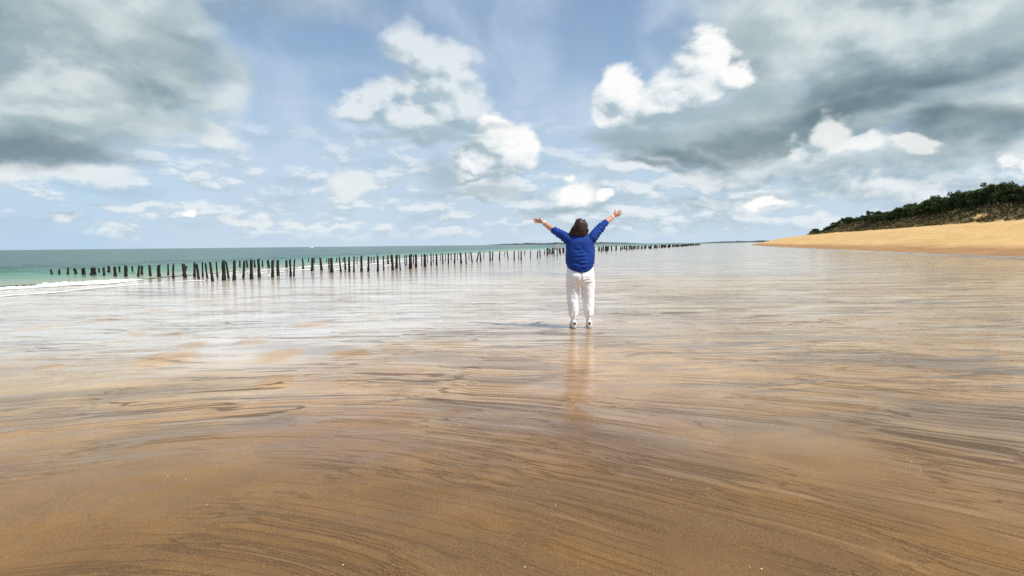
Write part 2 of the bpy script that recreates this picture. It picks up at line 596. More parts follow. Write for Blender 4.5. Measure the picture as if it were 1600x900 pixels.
# sky glare on the water film, painted as pale colour on the seaward side
left_sheen = sstep(30.0, 17.0, dist_) * sstep(5.2, 9.5, py_ + (broad - .5) * 5.0 - px_ * .25) * sstep(4.5, -2.5, px_ + (broad - .5) * 4.0)
wet = mix(left_sheen * sstep(.34, .52, streaks * .4 + rip * .6) * .85, wet, (.80, .77, .70))
wet = mix(sstep(.60, .70, streaks) * far_sheen * .22, wet, (.30, .20, .12))
wet = mix(sstep(.40, .30, rip * .6 + rip2 * .4) * far_sheen * .16, wet, (.24, .16, .10))
lnz = noise(vec('MULTIPLY', pos, (.10, 1.0, 0.0)), 2.6, 5, .60, dist=.25)
lnm = sstep(.40, .58, noise(vec('MULTIPLY', pos, (.35, 1.0, 0.0)), .9, 3, .5))
lines = sstep(.026, .007, X.m('ABSOLUTE', lnz - .5)) * lnm
lny = noise(vec('MULTIPLY', pos, (.08, .8, 0.0)), 1.1, 6, .6, dist=.2)
wet = mix(sstep(.53, .60, lnz) * far_sheen * .5 * (1.0 - left_sheen), wet, (.66, .52, .36))
lines = X.m('MAXIMUM', lines, sstep(.022, .006, X.m('ABSOLUTE', lny - .47)) * sstep(-1.0, 3.0, px_))
lnf = noise(vec('MULTIPLY', pos, (.06, .5, 0.0)), .55, 6, .6, dist=.2)
lines = X.m('MAXIMUM', lines, sstep(.016, .004, X.m('ABSOLUTE', lnf - .5)) * sstep(9.0, 20.0, dist_))
wet = mix(lines * sstep(3.0, 6.0, dist_) * .85, wet, (.10, .062, .040))
wet = mix(sstep(.56, .66, lnf) * sstep(9.0, 20.0, dist_) * .35, wet, (.36, .26, .17))
wet = mix(sed * .75 * (1.0 - far_sheen * .7), wet, (.105, .052, .015))
wet = mix(sstep(.02, -.5, stk) * .30, wet, (.125, .055, .011))
wet = mix(sstep(.05, .6, stk) * .35, wet, (.40, .26, .12))
bk = fattr('bank')
brn = noise(vec('MULTIPLY', pos, (.9, 1.25, 0.0)), 1.7, 5, .55, dist=1.1)
brl = sstep(.022, .004, X.m('ABSOLUTE', brn - .5)) * sstep(1.6, -.8, px_) * sstep(7.0, 4.5, dist_) * sstep(.40, .58, mott)
wet = mix(brl * .22, wet, (.075, .038, .014))
wet = mix(bk * .62, wet, mix(grain2, (.30, .175, .075), (.46, .30, .15)))
wet = mix(gro * .85, wet, (.045, .023, .010))
wet = mix(thin * .70, wet, (.060, .028, .008))
wet = mix(sstep(.42, .72, grain) * .55, wet, (.36, .235, .11))
wet = mix(sstep(.50, .30, grain) * .45, wet, (.10, .055, .026))
damp = mix(sstep(.35, .65, noise(vec('MULTIPLY', pos, (1.0, .35, 3.0)), .9, 5, .6)), (.30, .165, .072), (.37, .21, .095))
dryc = mix(sstep(.3, .7, noise(pos, .5, 6, .65)), (.53, .34, .135), (.60, .40, .175))
bands = noise(vec('MULTIPLY_ADD', pos, (.12, .04, 3.2), (0, 0, 0)), 1.0, 6, .62)
dryc = mix(sstep(.5, .66, bands) * .5, dryc, (.42, .26, .10))
dryc = mix(sstep(.62, .70, noise(pos, 2.4, 4, .6)) * .4, dryc, (.34, .21, .09))
dryc = mix(sstep(.58, .72, noise(vec('MULTIPLY', pos, (1.0, .3, 2.0)), 1.3, 5, .6)) * .35, dryc, (.40, .25, .11))
zj = pz + (noise(vec('MULTIPLY', pos, (1.0, .4, 1.0)), .35, 4, .6) - .5) * .55
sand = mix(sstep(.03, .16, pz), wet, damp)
sand = mix(sstep(.42, 1.0, zj), sand, dryc)
sand = mix(cov, sand, mix(sstep(.4, .6, noise(pos, .8, 5, .65)), (.11, .092, .045), (.16, .125, .065)))
vor = nt.nodes.new('ShaderNodeTexVoronoi')
vor.inputs['Scale'].default_value = 26.0
nt.links.new(vec('MULTIPLY', pos, (1, 1, 0)).s, vor.inputs['Vector'])
vs_ = nt.nodes.new('ShaderNodeSeparateColor')
nt.links.new(vor.outputs['Color'], vs_.inputs[0])
speck = X.m('MULTIPLY', X.m('LESS_THAN', X(vor.outputs['Distance']), .085), X.m('GREATER_THAN', X(vs_.outputs[0]), .965))
sand = mix(speck * sstep(.05, .0, pz) * .9, sand, (.75, .70, .58))
wetness = sstep(.22, .03, pz)
hb = noise(pos, 2.0, 4, .6) * .10 * sstep(.2, .6, pz) + (brn - .5) * .045 * sstep(8.0, 4.0, dist_) * sstep(2.5, -1.0, px_) - brl * .0015 + stk * .0060 - thin * .0045 - gro * .007 + (grain * .0011 + grain2 * .0016) * sstep(9.0, 3.5, dist_) + noise(vec('MULTIPLY', pos, (1, 1, 0)), 14.0, 3, .5) * .0030
nb = bump(hb, .8, 1.0)
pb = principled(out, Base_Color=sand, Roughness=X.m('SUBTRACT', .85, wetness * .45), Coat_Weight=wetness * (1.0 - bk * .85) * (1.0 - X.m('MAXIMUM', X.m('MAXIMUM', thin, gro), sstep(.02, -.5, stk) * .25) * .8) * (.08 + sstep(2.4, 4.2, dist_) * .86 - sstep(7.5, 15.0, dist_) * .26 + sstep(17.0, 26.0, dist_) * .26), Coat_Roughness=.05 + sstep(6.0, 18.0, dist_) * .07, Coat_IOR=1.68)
pb.inputs['Specular IOR Level'].default_value = .15
nt.links.new(nb.s, pb.inputs['Normal'])
ripw = sstep(2.8, 6.5, dist_)
nbc = bump(hb * .30 + (rip * .0085 + rip2 * .0022 * sstep(14.0, 6.0, dist_) + lnz * .012 - lines * .003) * ripw, .7, 1.0)
nt.links.new(nbc.s, pb.inputs['Coat Normal'])

# sea
M_sea, nt, out = new_mat('sea_water')
pos = geo_pos()
dep = fattr('off')
w = noise(vec('MULTIPLY', pos, (.45, 1.0, 1.0)), .55, 5, .6) * .34 + noise(vec('MULTIPLY', pos, (.5, 1.0, 1.0)), .06, 4, .6) * 1.1
nrm = bump(w, .9, 1.0)
colsea = mix(sstep(.0, .55, dep), (.27, .30, .20), (.085, .225, .150))
colsea = mix(sstep(.5, 1.0, dep), colsea, (.024, .088, .068))
chop = noise(vec('MULTIPLY', pos, (.5, 1.0, 1.0)), .22, 6, .65)
colsea = mix(sstep(.45, .75, chop) * .5, colsea, (.028, .085, .070))
caps = noise(vec('MULTIPLY', pos, (.3, 1.0, 1.0)), .16, 7, .72)
colsea = mix(sstep(.665, .72, caps) * sstep(.35, .7, dep) * .7, colsea, (.62, .70, .66))
sb = principled(out, Base_Color=colsea, Roughness=.22)
sb.inputs['Specular IOR Level'].default_value = .14
sb.inputs['IOR'].default_value = 1.33
nt.links.new(nrm.s, sb.inputs['Normal'])

M_foam = simple('foam', (.68, .70, .68), (.54, .58, .55), 9, .8, .01, 30, co='Object')
M_wood = simple('weathered_timber', (.010, .009, .008), (.046, .038, .031), 9, .8, .02, 30, stretch=(1, 1, .25), spec=.12)
M_needle = simple('pine_foliage', (.030, .056, .018), (.085, .115, .036), .9, .8, spec=.15)
M_bark = simple('pine_bark', (.06, .045, .035), (.12, .09, .065), 4, .9, .02, 12, spec=.2)
M_scrub = simple('dune_scrub', (.085, .080, .032), (.150, .115, .056), .22, .9, spec=.1)
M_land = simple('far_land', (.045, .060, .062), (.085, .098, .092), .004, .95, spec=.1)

# ------------------------------------------------------------------ ground
ths = np.concatenate([np.linspace(-180, -58, 60, endpoint=False), np.linspace(-58, 58, 1120, endpoint=False), np.linspace(58, 180, 60, endpoint=False)]) * math.pi / 180
rads = [.02, .3, .55, .75]
rr_ = .9
while rr_ < 14:
    rads.append(rr_)
    rr_ *= 1.0058
while rr_ < 260:
    rads.append(rr_)
    rr_ *= 1.016
while rr_ < 60000:
    rads.append(rr_)
    rr_ *= 1.12
rads = np.array(rads)
gx, gy = polar(ths, rads)
shp = gx.shape
gz, gg, gs, gk, gb, gc = terrain(gx.ravel(), gy.ravel())
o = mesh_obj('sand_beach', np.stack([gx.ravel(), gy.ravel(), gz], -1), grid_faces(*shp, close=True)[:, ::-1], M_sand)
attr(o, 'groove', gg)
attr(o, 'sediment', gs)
attr(o, 'cover', gc)
for nm_, dat_ in zip(('flow_across', 'flow_along', 'flow_mask'), gk):
    attr(o, nm_, dat_)
attr(o, 'bank', gb)
tag(o, kind='structure')

# sea
st_ = np.linspace(-100, 27, 900) * math.pi / 180
re = np.exp(r_edge(st_))
fr = np.concatenate([np.linspace(0, .10, 60, endpoint=False), np.linspace(.10, 1, 90)])
sr = re[:, None] * (90000 / re[:, None]) ** fr[None, :]
ragged = .35 * fbm(st_ * 60, st_ * 0 + .5, 4, 30)
sr[:, 0:12] += (ragged * np.clip(re / 20, 1, 6))[:, None] * np.linspace(1, 0, 12)[None, :]
sx, sy = polar(st_, sr)
off = sr - re[:, None]
sz = .006 + .05 * nstep(.0, 2.5, off)
swell = fbm(sx / 5.0, sy / 1.6, 4, 33) * .07 + perlin(sx / 14., off / 3.2, 34) * .10
sz = sz + swell * nstep(.8, 7, off) * (1 - nstep(150, 500, sr)) * nstep(0, 1, off)
o = mesh_obj('sea', np.stack([sx.ravel(), sy.ravel(), sz.ravel()], -1), grid_faces(*sx.shape)[:, ::-1], M_sea)
attr(o, 'off', np.clip(off / (re[:, None] * .9), 0, 1) ** .7)
tag(o, kind='structure')


# ------------------------------------------------------------------ foam
def foam_strip(pts, width, seed, gap=0.0, zoff=.012, thick=.05):
    P = [ground(a, b) for a, b in pts]
    L = [0]
    for a, b in zip(P, P[1:]):
        L.append(L[-1] + (b - a).length)
    n = max(20, int(L[-1] / .05))
    s = np.linspace(0, L[-1], n)
    x = np.interp(s, L, [p.x for p in P])
    y = np.interp(s, L, [p.y for p in P])
    tx, ty = np.gradient(x), np.gradient(y)
    ln = np.hypot(tx, ty)
    nx_, ny_ = -ty / ln, tx / ln
    m = 9
    wob = .45 * width * fbm(s * .7, s * 0 + seed, 4, seed)
    a = wob - width * (.5 + .45 * fbm(s * 1.7, s * 0 + 2, 4, seed + 3))
    b = wob + width * (.5 + .55 * fbm(s * 1.3, s * 0 + 7, 4, seed + 5))
    taper = np.clip(np.minimum(s, L[-1] - s) / (.18 * L[-1]), 0, 1)
    c = (a + b) / 2
    hw = np.maximum((b - a) / 2, .02) * taper
    if gap:
        hw = hw * nstep(gap - .25, gap + .15, fbm(s * .5, s * 0 + 9, 4, seed + 8))
    u = np.linspace(-1, 1, m)
    VX = x[:, None] + nx_[:, None] * (c[:, None] + hw[:, None] * u)
    VY = y[:, None] + ny_[:, None] * (c[:, None] + hw[:, None] * u)
    prof = np.clip(1 - u ** 2, 0, 1) ** .6
    VZ = zoff - .02 + (thick * (.6 + .6 * np.abs(fbm(VX * 4, VY * 4, 3, seed))) * prof[None, :] + .018) * np.clip(hw[:, None] / (.3 * width), 0, 1)
    return np.stack([VX.ravel(), VY.ravel(), VZ.ravel()], -1), grid_faces(n, m)


def foam(name, parts, label=None):
    V, F, k = [], [], 0
    for v, f in parts:
        V.append(v)
        F.append(f + k)
        k += len(v)
    o = mesh_obj(name, np.concatenate(V), np.concatenate(F), M_foam)
    return tag(o, kind='stuff', label=label, cat='foam')


foam('breaker_foam', [foam_strip([(-260, 463), (-60, 456), (0, 452.5), (60, 449.5), (110, 446), (160, 443.5), (228, 436.5)], .42, 50, thick=.08),
                      foam_strip([(40, 449), (100, 445.5), (150, 443), (200, 439.5)], .35, 61, thick=.12)],
     'white broken crest of the low wave rolling in at the left')
foam('wash_foam', [foam_strip([(-260, 478), (-60, 467), (0, 463.5), (100, 456), (150, 450.5), (200, 446), (270, 441.5)], .2, 70, thick=.02),
                   foam_strip([(200, 444), (270, 440.5), (360, 437.5)], .2, 74, gap=-.1, thick=.02)],
     'thin white line of wash running up the wet sand')
foam('shore_foam', [foam_strip([(228, 436), (300, 430.5), (400, 423), (480, 417), (600, 407), (690, 400.5), (780, 394.5), (860, 390.4)], .55, 80, gap=.0, thick=.04),
                    foam_strip([(290, 434), (380, 428.5), (480, 421.5), (600, 411), (740, 400.5)], .6, 84, gap=.1, thick=.025),
                    foam_strip([(330, 437), (460, 427), (560, 419), (690, 407)], .5, 88, gap=.1, thick=.02)],
     'broken patches of white foam washing between the timber posts')


# ------------------------------------------------------------------ far land
def far_land(name, px0, px1, dist, prof, seed):
    n = 160
    V = []
    for i in range(n):
        t = i / (n - 1)
        px = px0 + (px1 - px0) * t
        a = azel(px, 380)[0]
        h = dist * prof(t) / FPX * (.75 + .45 * abs(float(fbm(np.array([t * 14.0]), np.array([.5]), 4, seed)[0])))
        for k, (dd, hh) in enumerate(((0, -1.0), (20, .45 * h), (90, h), (400, .8 * h), (700, -1.0))):
            r = dist + dd
            V.append((math.sin(a) * r, math.cos(a) * r, hh))
    F = grid_faces(n, 5)
    o = mesh_obj(name, np.array(V), F, M_land)
    return tag(o, kind='structure')


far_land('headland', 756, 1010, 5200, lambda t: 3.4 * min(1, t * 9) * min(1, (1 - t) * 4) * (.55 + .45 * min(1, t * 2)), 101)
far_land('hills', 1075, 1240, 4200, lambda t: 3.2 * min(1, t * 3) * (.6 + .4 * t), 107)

# ------------------------------------------------------------------ timber posts
def post_mesh(seed):
    rnd = random.Random(seed)
    bm = bmesh.new()
    n, rows = 12, 11
    k1, k2 = rnd.uniform(0, 9), rnd.uniform(0, 9)
    slant = rnd.uniform(-.05, .05), rnd.uniform(-.05, .05)
    bend = rnd.uniform(-.05, .05)
    rings = []
    for j in range(rows):
        t = j / (rows - 1)
        zz = -.35 + 1.35 * t
        rad = .5 * (1.0 - .18 * t) * (1.12 if t < .42 else 1.0)
        ring = []
        for i in range(n):
            a = 2 * math.pi * i / n
            f = 1 + .22 * float(perlin(np.array([math.cos(a) * 1.3 + k1]), np.array([math.sin(a) * 1.3 + t * 2.2 + k2]), seed)[0])
            f += .12 * rnd.uniform(-1, 1)
            x, y = rad * f * math.cos(a), rad * f * math.sin(a)
            z = zz
            if j == rows - 1:
                z += slant[0] * math.cos(a) + slant[1] * math.sin(a) + rnd.uniform(-.035, .02)
            ring.append(bm.verts.new((x + bend * math.sin(t * 3) * 2, y, z)))
        rings.append(ring)
    for a, b in zip(rings, rings[1:]):
        for i in range(n):
            bm.faces.new((a[i], a[(i + 1) % n], b[(i + 1) % n], b[i]))
    top = bm.verts.new((bend * math.sin(3) * 2 + slant[0], slant[1], 1.0 - .06))
    for i in range(n):
        bm.faces.new((rings[-1][i], rings[-1][(i + 1) % n], top))
    bm.faces.new(list(reversed(rings[0])))
    me = bpy.data.meshes.new('wooden_post')
    bm.to_mesh(me)
    bm.free()
    me.materials.append(M_wood)
    return me


POST_ME = [post_mesh(200 + k) for k in range(10)]
post_protos = []
for me in POST_ME:
    post_protos.append(bpy.data.objects.new('wooden_post', me))
POST_N = [0]


def post(x, y, h, w, lean_x, lean_y, label, group, base=0.0):
    i = POST_N[0]
    POST_N[0] += 1
    o = post_protos[i] if i < len(post_protos) else post_protos[(i * 7 + 3) % len(post_protos)].copy()
    COL.objects.link(o)
    o.location = (x, y, base)
    o.scale = (w, w * random.uniform(.85, 1.15), h)
    o.rotation_euler = (-lean_y, lean_x, random.uniform(0, 6.28))
    tag(o, label, 'post', group)
    return o


# base px, base py, top px shift, top py, width px
FRONT = [(81, 429.5, -1, 421, 4), (93, 429.5, 0, 421, 4), (106, 429.5, 1, 418.5, 5), (119, 429.5, -2, 419, 5.5), (131, 431, -2, 419, 6), (146, 431, -1, 418, 7),
         (163, 431, -1, 418, 5.5), (180, 433.5, -1, 417, 6), (197, 434, 0, 415, 6.5), (216, 433.5, -2, 415, 4), (222, 431, -1, 415.5, 4.5), (235, 432.5, -2, 415, 5.5),
         (249, 433, 0, 414, 6), (263, 431, -1, 413, 3.5), (271, 435, -1, 412.5, 5), (286, 430, -6, 415, 3.5), (289, 434, -2, 412, 6), (304, 433, -1, 411, 5),
         (310.5, 435.5, -2, 413, 4), (317, 433, -1, 409.5, 3.5), (324, 434.5, 2, 411, 4.5), (332, 439, -4, 410, 6), (340, 433.5, -2, 410, 4), (350, 438, -3, 407.5, 6.5),
         (357, 435, -2, 409, 4), (366, 438, -1, 408, 7), (380.5, 434.5, -3, 407.5, 5), (393, 436, -1, 406.5, 6), (405, 433.5, 0, 405, 5.5), (426, 433.5, -1, 407, 4.5),
         (435, 430.5, 0, 406.5, 6), (454, 432, -1, 405.5, 5.5), (459.5, 431.5, 1, 405, 4), (474, 421.5, -1, 404, 4.5), (488, 423.5, 0, 403.5, 5.5), (502.5, 422.5, -1, 403.5, 5),
         (514, 420, 0, 403.5, 3), (518.5, 425.5, -1, 403.5, 6), (532.5, 425, -1, 402, 4), (539.5, 421.5, 0, 402, 3.5), (546, 424.5, -1, 401.5, 3.8), (553, 425, -2, 401, 4),
         (565.5, 424.5, 0, 400.2, 5.2), (575.5, 424, -1, 400.5, 3.2), (590.5, 424, 0, 399, 4.6), (599.5, 422, -1, 400, 4), (613.5, 422, -1, 398.5, 4.2), (619.5, 419.5, 1, 398.5, 4.6),
         (625.5, 422, -1, 399, 3), (641.5, 420, 1, 397.6, 5.5), (650, 418, 1, 397.4, 5), (664, 416.5, 1, 397.2, 5.4), (673.5, 414.5, -1, 397, 3), (682.5, 414.5, 1, 396.4, 3.6),
         (692, 412, 1, 396, 2.8), (700.5, 412.5, 0, 395.8, 3.2), (710, 411, 1, 395.6, 3.4), (720.5, 411.5, -1, 395, 3.2), (728.5, 412, 0, 394.6, 2.6), (738, 410, 2, 394.4, 3),
         (745, 408.5, 4, 393.8, 3), (751, 408, -1, 393.6, 3), (765.5, 407, 0, 393, 3.2), (769.5, 407, 0, 393, 2.4), (780.5, 406, -1, 392.6, 3.2), (794, 404, 2, 392.4, 2), (803.5, 406, 0, 392.2, 2.6),
         (810.5, 404.5, 0, 392, 2), (814.5, 406, 0, 392, 2.6), (829, 402.6, 0, 391.8, 1.8), (839.5, 402.2, 1, 391.4, 2.2), (844, 401, 0, 391, 2), (855, 400.4, 0, 390.8, 1.8), (866, 401, 0, 390, 1.8),
         (870.5, 400, 0, 390, 2.4), (876, 398.4, -1, 390, 1.8)]
REAR = [(155, 426, -1, 419, 3), (170.5, 426.5, 0, 415.5, 4.5), (187, 427, -1, 416, 4), (207, 427, 0, 416, 4), (375, 418.5, 0, 407.5, 4), (386, 418.5, 0, 407.5, 3.5), (398.5, 418.5, 0, 406.5, 3.5),
        (410.5, 418.5, 0, 406.5, 3.5), (420, 419.5, -1, 406.5, 4.5), (447.5, 419, 0, 406.5, 5.5), (482, 410.5, 0, 403.5, 2.4), (491, 411.5, 0, 403, 2.4), (510.5, 410.5, 0, 404.5, 2), (526, 410, 0, 402.5, 2.4),
        (536, 410, 0, 402.5, 2), (558, 411, 0, 401.5, 2), (580, 410, 0, 401.5, 2.2), (584.5, 410, 0, 401, 2.2), (606.5, 412, 0, 399, 4), (611, 410, 0, 399, 2), (633, 415.5, 0, 399, 2),
        (635.5, 414, 0, 398.5, 1.8), (646, 411, 0, 398, 2.2), (659, 415, 0, 398, 2), (668, 409, 0, 397.5, 1.8), (677, 408.5, 0, 397, 1.8), (688, 407, 0, 396.5, 1.8), (696, 406, 0, 396, 1.6), (705, 405, 0, 395.6, 1.6),
        (715, 405, 0, 395.4, 1.6), (733, 404, 0, 394.6, 1.6), (756, 403, 0, 393.4, 2), (788, 400, 0, 393, 1.6), (820, 398, 0, 392, 1.6), (851, 397, 0, 391, 1.6), (861, 396.5, 0, 390.6, 1.6)]

ONES = 'first second third fourth fifth sixth seventh eighth ninth tenth eleventh twelfth thirteenth fourteenth fifteenth sixteenth seventeenth eighteenth nineteenth'.split()
TENS = {2: 'twent', 3: 'thirt', 4: 'fort', 5: 'fift', 6: 'sixt', 7: 'sevent', 8: 'eight'}


def ordinal(n):
    if n < 20:
        return ONES[n - 1]
    t, u = divmod(n, 10)
    return TENS[t] + ('ieth' if u == 0 else 'y-' + ONES[u - 1])


for rowname, rows in (('front', FRONT), ('rear', REAR)):
    for i, (bx, by, dx_, ty, w) in enumerate(rows):
        g = ground(bx, by)
        m = FPX / g.y
        h = (by - ty) / m * 1.01
        wd = max(.07, w / m * random.uniform(.66, 1.02))
        lean = math.atan2(dx_, by - ty)
        look = 'short stumpy' if h < .42 else ('stout' if w / m > .16 else ('slender' if w / m < .1 else 'tall'))
        tilt = ' leaning left' if lean < -.10 else (' leaning right' if lean > .10 else '')
        lab = f'{look} dark timber post{tilt}, {ordinal(i + 1)} from the left end of the {rowname} row'
        post(g.x, g.y, h, wd, lean, random.uniform(-.06, .06), lab, f'timber posts of the {rowname} row along the water')

# the rows run on towards the point, closing up with distance
far_pts = [ground(884, 397.2), ground(932, 393.2), ground(1000, 389.2), ground(1050, 386.4), ground(1094, 383.0)]
acc = [0]
for a, b in zip(far_pts, far_pts[1:]):
    acc.append(acc[-1] + (b - a).length)
NF = 68
for rowi, offs in enumerate((0, 3.4)):
    for i in range(NF):
        q = (i + random.uniform(-.3, .3) + (.5 if rowi else 0)) / NF
        sdist = acc[-1] * max(0, min(1, q)) ** 1.12
        x = np.interp(sdist, acc, [p.x for p in far_pts]) - offs * .8 + random.uniform(-.3, .3)
        y = np.interp(sdist, acc, [p.y for p in far_pts]) + offs * .6 + random.uniform(-.5, .5)
        h = random.uniform(.62, .88)
        post(float(x), float(y), h, random.uniform(.16, .30) * (1 + y / 420), random.uniform(-.1, .1), random.uniform(-.06, .06),
             'small dark timber post in the crowded far stretch of the rows, right of the person',
             'crowded far timber posts towards the point')


# ------------------------------------------------------------------ boats
def boat(name, loc, L, rz, label, s_mast=False):
    rt = bpy.data.objects.new(name, None)
    COL.objects.link(rt)
    rt.location = loc
    rt.rotation_euler = (0, 0, rz)
    tag(rt, label, 'boat')
    V, n = [], 9
    for j, (dw, dzz) in enumerate(((.0, -.08), (.55, -.02), (.85, .10), (1.0, .26))):
        for i in range(n):
            t = i / (n - 1)
            half = .19 * L * (1 - max(0, (t - .45) / .55) ** 2.2) * dw
            V.append(((t - .5) * L * (1 + .04 * j * t), half, dzz * L * (.75 + .35 * t * t)))
    V2 = [(x, -y, z) for x, y, z in V]
    f1 = grid_faces(4, n)
    f2 = f1[:, ::-1] + len(V)
    deck = np.array([[3 * n + i, 3 * n + i + 1, 4 * n + 3 * n + i + 1, 4 * n + 3 * n + i] for i in range(n - 1)])
    tr_ = np.array([[j * n, (j + 1) * n, 4 * n + (j + 1) * n, 4 * n + j * n] for j in range(3)])
    mesh_obj('hull', np.array(V + V2), np.concatenate([f1, f2, deck, tr_]), M_white, rt, smooth=False)
    cz = .22 * L
    cv = [(-.18, -.11, 0), (.14, -.11, 0), (.14, .11, 0), (-.18, .11, 0), (-.17, -.09, .19), (.05, -.09, .19), (.05, .09, .19), (-.17, .09, .19)]
    cb = mesh_obj('cabin', [(a * L, b * L, c * L + cz) for a, b, c in cv], [(0, 3, 2, 1), (4, 5, 6, 7), (0, 1, 5, 4), (1, 2, 6, 5), (2, 3, 7, 6), (3, 0, 4, 7)], M_white, rt, smooth=False)
    wv = [(.128, -.085, .05), (.128, .085, .05), (.068, .075, .165), (.068, -.075, .165)]
    mesh_obj('windscreen', [((a + .012) * L, b * L, c * L + cz) for a, b, c in wv] + [(a * L, b * L, c * L + cz) for a, b, c in wv],
             [(0, 1, 2, 3), (7, 6, 5, 4), (0, 4, 5, 1), (1, 5, 6, 2), (2, 6, 7, 3), (3, 7, 4, 0)], M_dark, cb, smooth=False)
    if s_mast:
        ms = [(.005 * L * c, .005 * L * s, z) for z in (.2 * L, .8 * L) for c, s in ((1, 1), (-1, 1), (-1, -1), (1, -1))]
        mesh_obj('mast', ms, [(0, 1, 5, 4), (1, 2, 6, 5), (2, 3, 7, 6), (3, 0, 4, 7), (4, 5, 6, 7)], M_dark, rt, smooth=False)
    return rt


M_white = simple('white_paint', (.78, .78, .76), (.70, .70, .68), 3, .4)
M_dark = simple('dark_glass', (.02, .025, .03), rough=.2)
g = ground(872, 389.6)
boat('motor_boat', (g.x, g.y, .05), 2.6, R(-60), 'small white boat on the green water just left of the person in blue')
g = ground(487, 387.35)
boat('motor_boat', (g.x * .5, g.y * .5, .05), 3.4, R(-150), 'tiny pale boat far out near the horizon above the left posts', True)

# ------------------------------------------------------------------ dune scrub and pines
rng = np.random.RandomState(5)


def leaf_cloud(centres, size, rng, up=.3, asp=.55):
    """one quad blade per centre"""
    n = len(centres)
    a = rng.normal(size=(n, 3))
    a /= np.linalg.norm(a, axis=1)[:, None]
    b = rng.normal(size=(n, 3))
    b -= (a * b).sum(1)[:, None] * a
    b /= np.linalg.norm(b, axis=1)[:, None]
    b[:, 2] = b[:, 2] * (1 - up) + up
    sz = size * rng.uniform(.6, 1.4, n)[:, None]
    V = np.stack([centres - a * sz * asp - b * sz, centres + a * sz * asp - b * sz * .6, centres + a * sz * .25 + b * sz, centres - a * sz * asp * .6 + b * sz * .7], 1).reshape(-1, 3)
    F = np.arange(4 * n).reshape(-1, 4)
    return V, F


ys = rng.uniform(30, 205, 130000)
dd = rng.uniform(15.5, 42, 130000)
xs = x_wet(ys) + dd / .95
zz, _, _, _, _, cv = terrain(xs, ys)
tuft = fbm(xs / 2.2, ys / 3.0, 4, 60)
keep = (cv > .25) & (tuft + .35 * rng.rand(len(xs)) + .02 * (dd - 20) > -.12)
xs, ys, zz, dd, tuft = xs[keep], ys[keep], zz[keep], dd[keep], tuft[keep]
hgt = (.18 + .38 * np.clip(tuft + .4, 0, 1.2)) * np.clip((dd - 15) / 6, .3, 1.6)
cen = np.stack([xs, ys, zz + hgt * rng.uniform(.1, 1, len(xs))], -1)
V, F = leaf_cloud(cen, .24, rng, .8, .22)
o = mesh_obj('dune_scrub', V, F, M_scrub, smooth=False)
tag(o, 'low brown and green scrub covering the seaward dune face below the pines', 'scrub', kind='stuff')


def tube(points, radii, n=8, flat=None):
    """closed tapered tube; flat=(normal, ratio) squashes it along normal"""
    P = [Vector(p) for p in points]
    V, F = [], []
    up = Vector((0.13, 0.21, 0.97))
    prev = None
    # rounded ends
    pts, rad = [], []
    t0 = (P[0] - P[1]).normalized()
    t1 = (P[-1] - P[-2]).normalized()
    for k in (.95, .6):
        pts.append(P[0] + t0 * radii[0] * k)
        rad.append(radii[0] * math.sqrt(max(0.02, 1 - k * k)))
    for p, r in zip(P, radii):
        pts.append(p)
        rad.append(r)
    for k in (.6, .95):
        pts.append(P[-1] + t1 * radii[-1] * k)
        rad.append(radii[-1] * math.sqrt(max(0.02, 1 - k * k)))
    for i, (p, r) in enumerate(zip(pts, rad)):
        a, b = pts[max(0, i - 1)], pts[min(len(pts) - 1, i + 1)]
        t = (b - a).normalized()
        if flat:
            u = Vector(flat[0]) - t * t.dot(Vector(flat[0]))
            u.normalize()
        elif prev is None:
            u = t.cross(up).normalized()
        else:
            u = (prev - t * prev.dot(t)).normalized()
        prev = u
        v = t.cross(u)
        fu = flat[1] if flat else 1
        for k in range(n):
            an = 2 * math.pi * k / n
            V.append(p + u * (r * fu * math.cos(an)) + v * (r * math.sin(an)))
    m = len(pts)
    for i in range(m - 1):
        for k in range(n):
            F.append((i * n + k, i * n + (k + 1) % n, (i + 1) * n + (k + 1) % n, (i + 1) * n + k))
    F.append(tuple(range(n - 1, -1, -1)))
    F.append(tuple((m - 1) * n + k for k in range(n)))
    return V, F


def join(parts):
    V, F = [], []
    for v, f in parts:
        k = len(V)
        V += list(v)
        F += [tuple(i + k for i in q) for q in f]
    return V, F


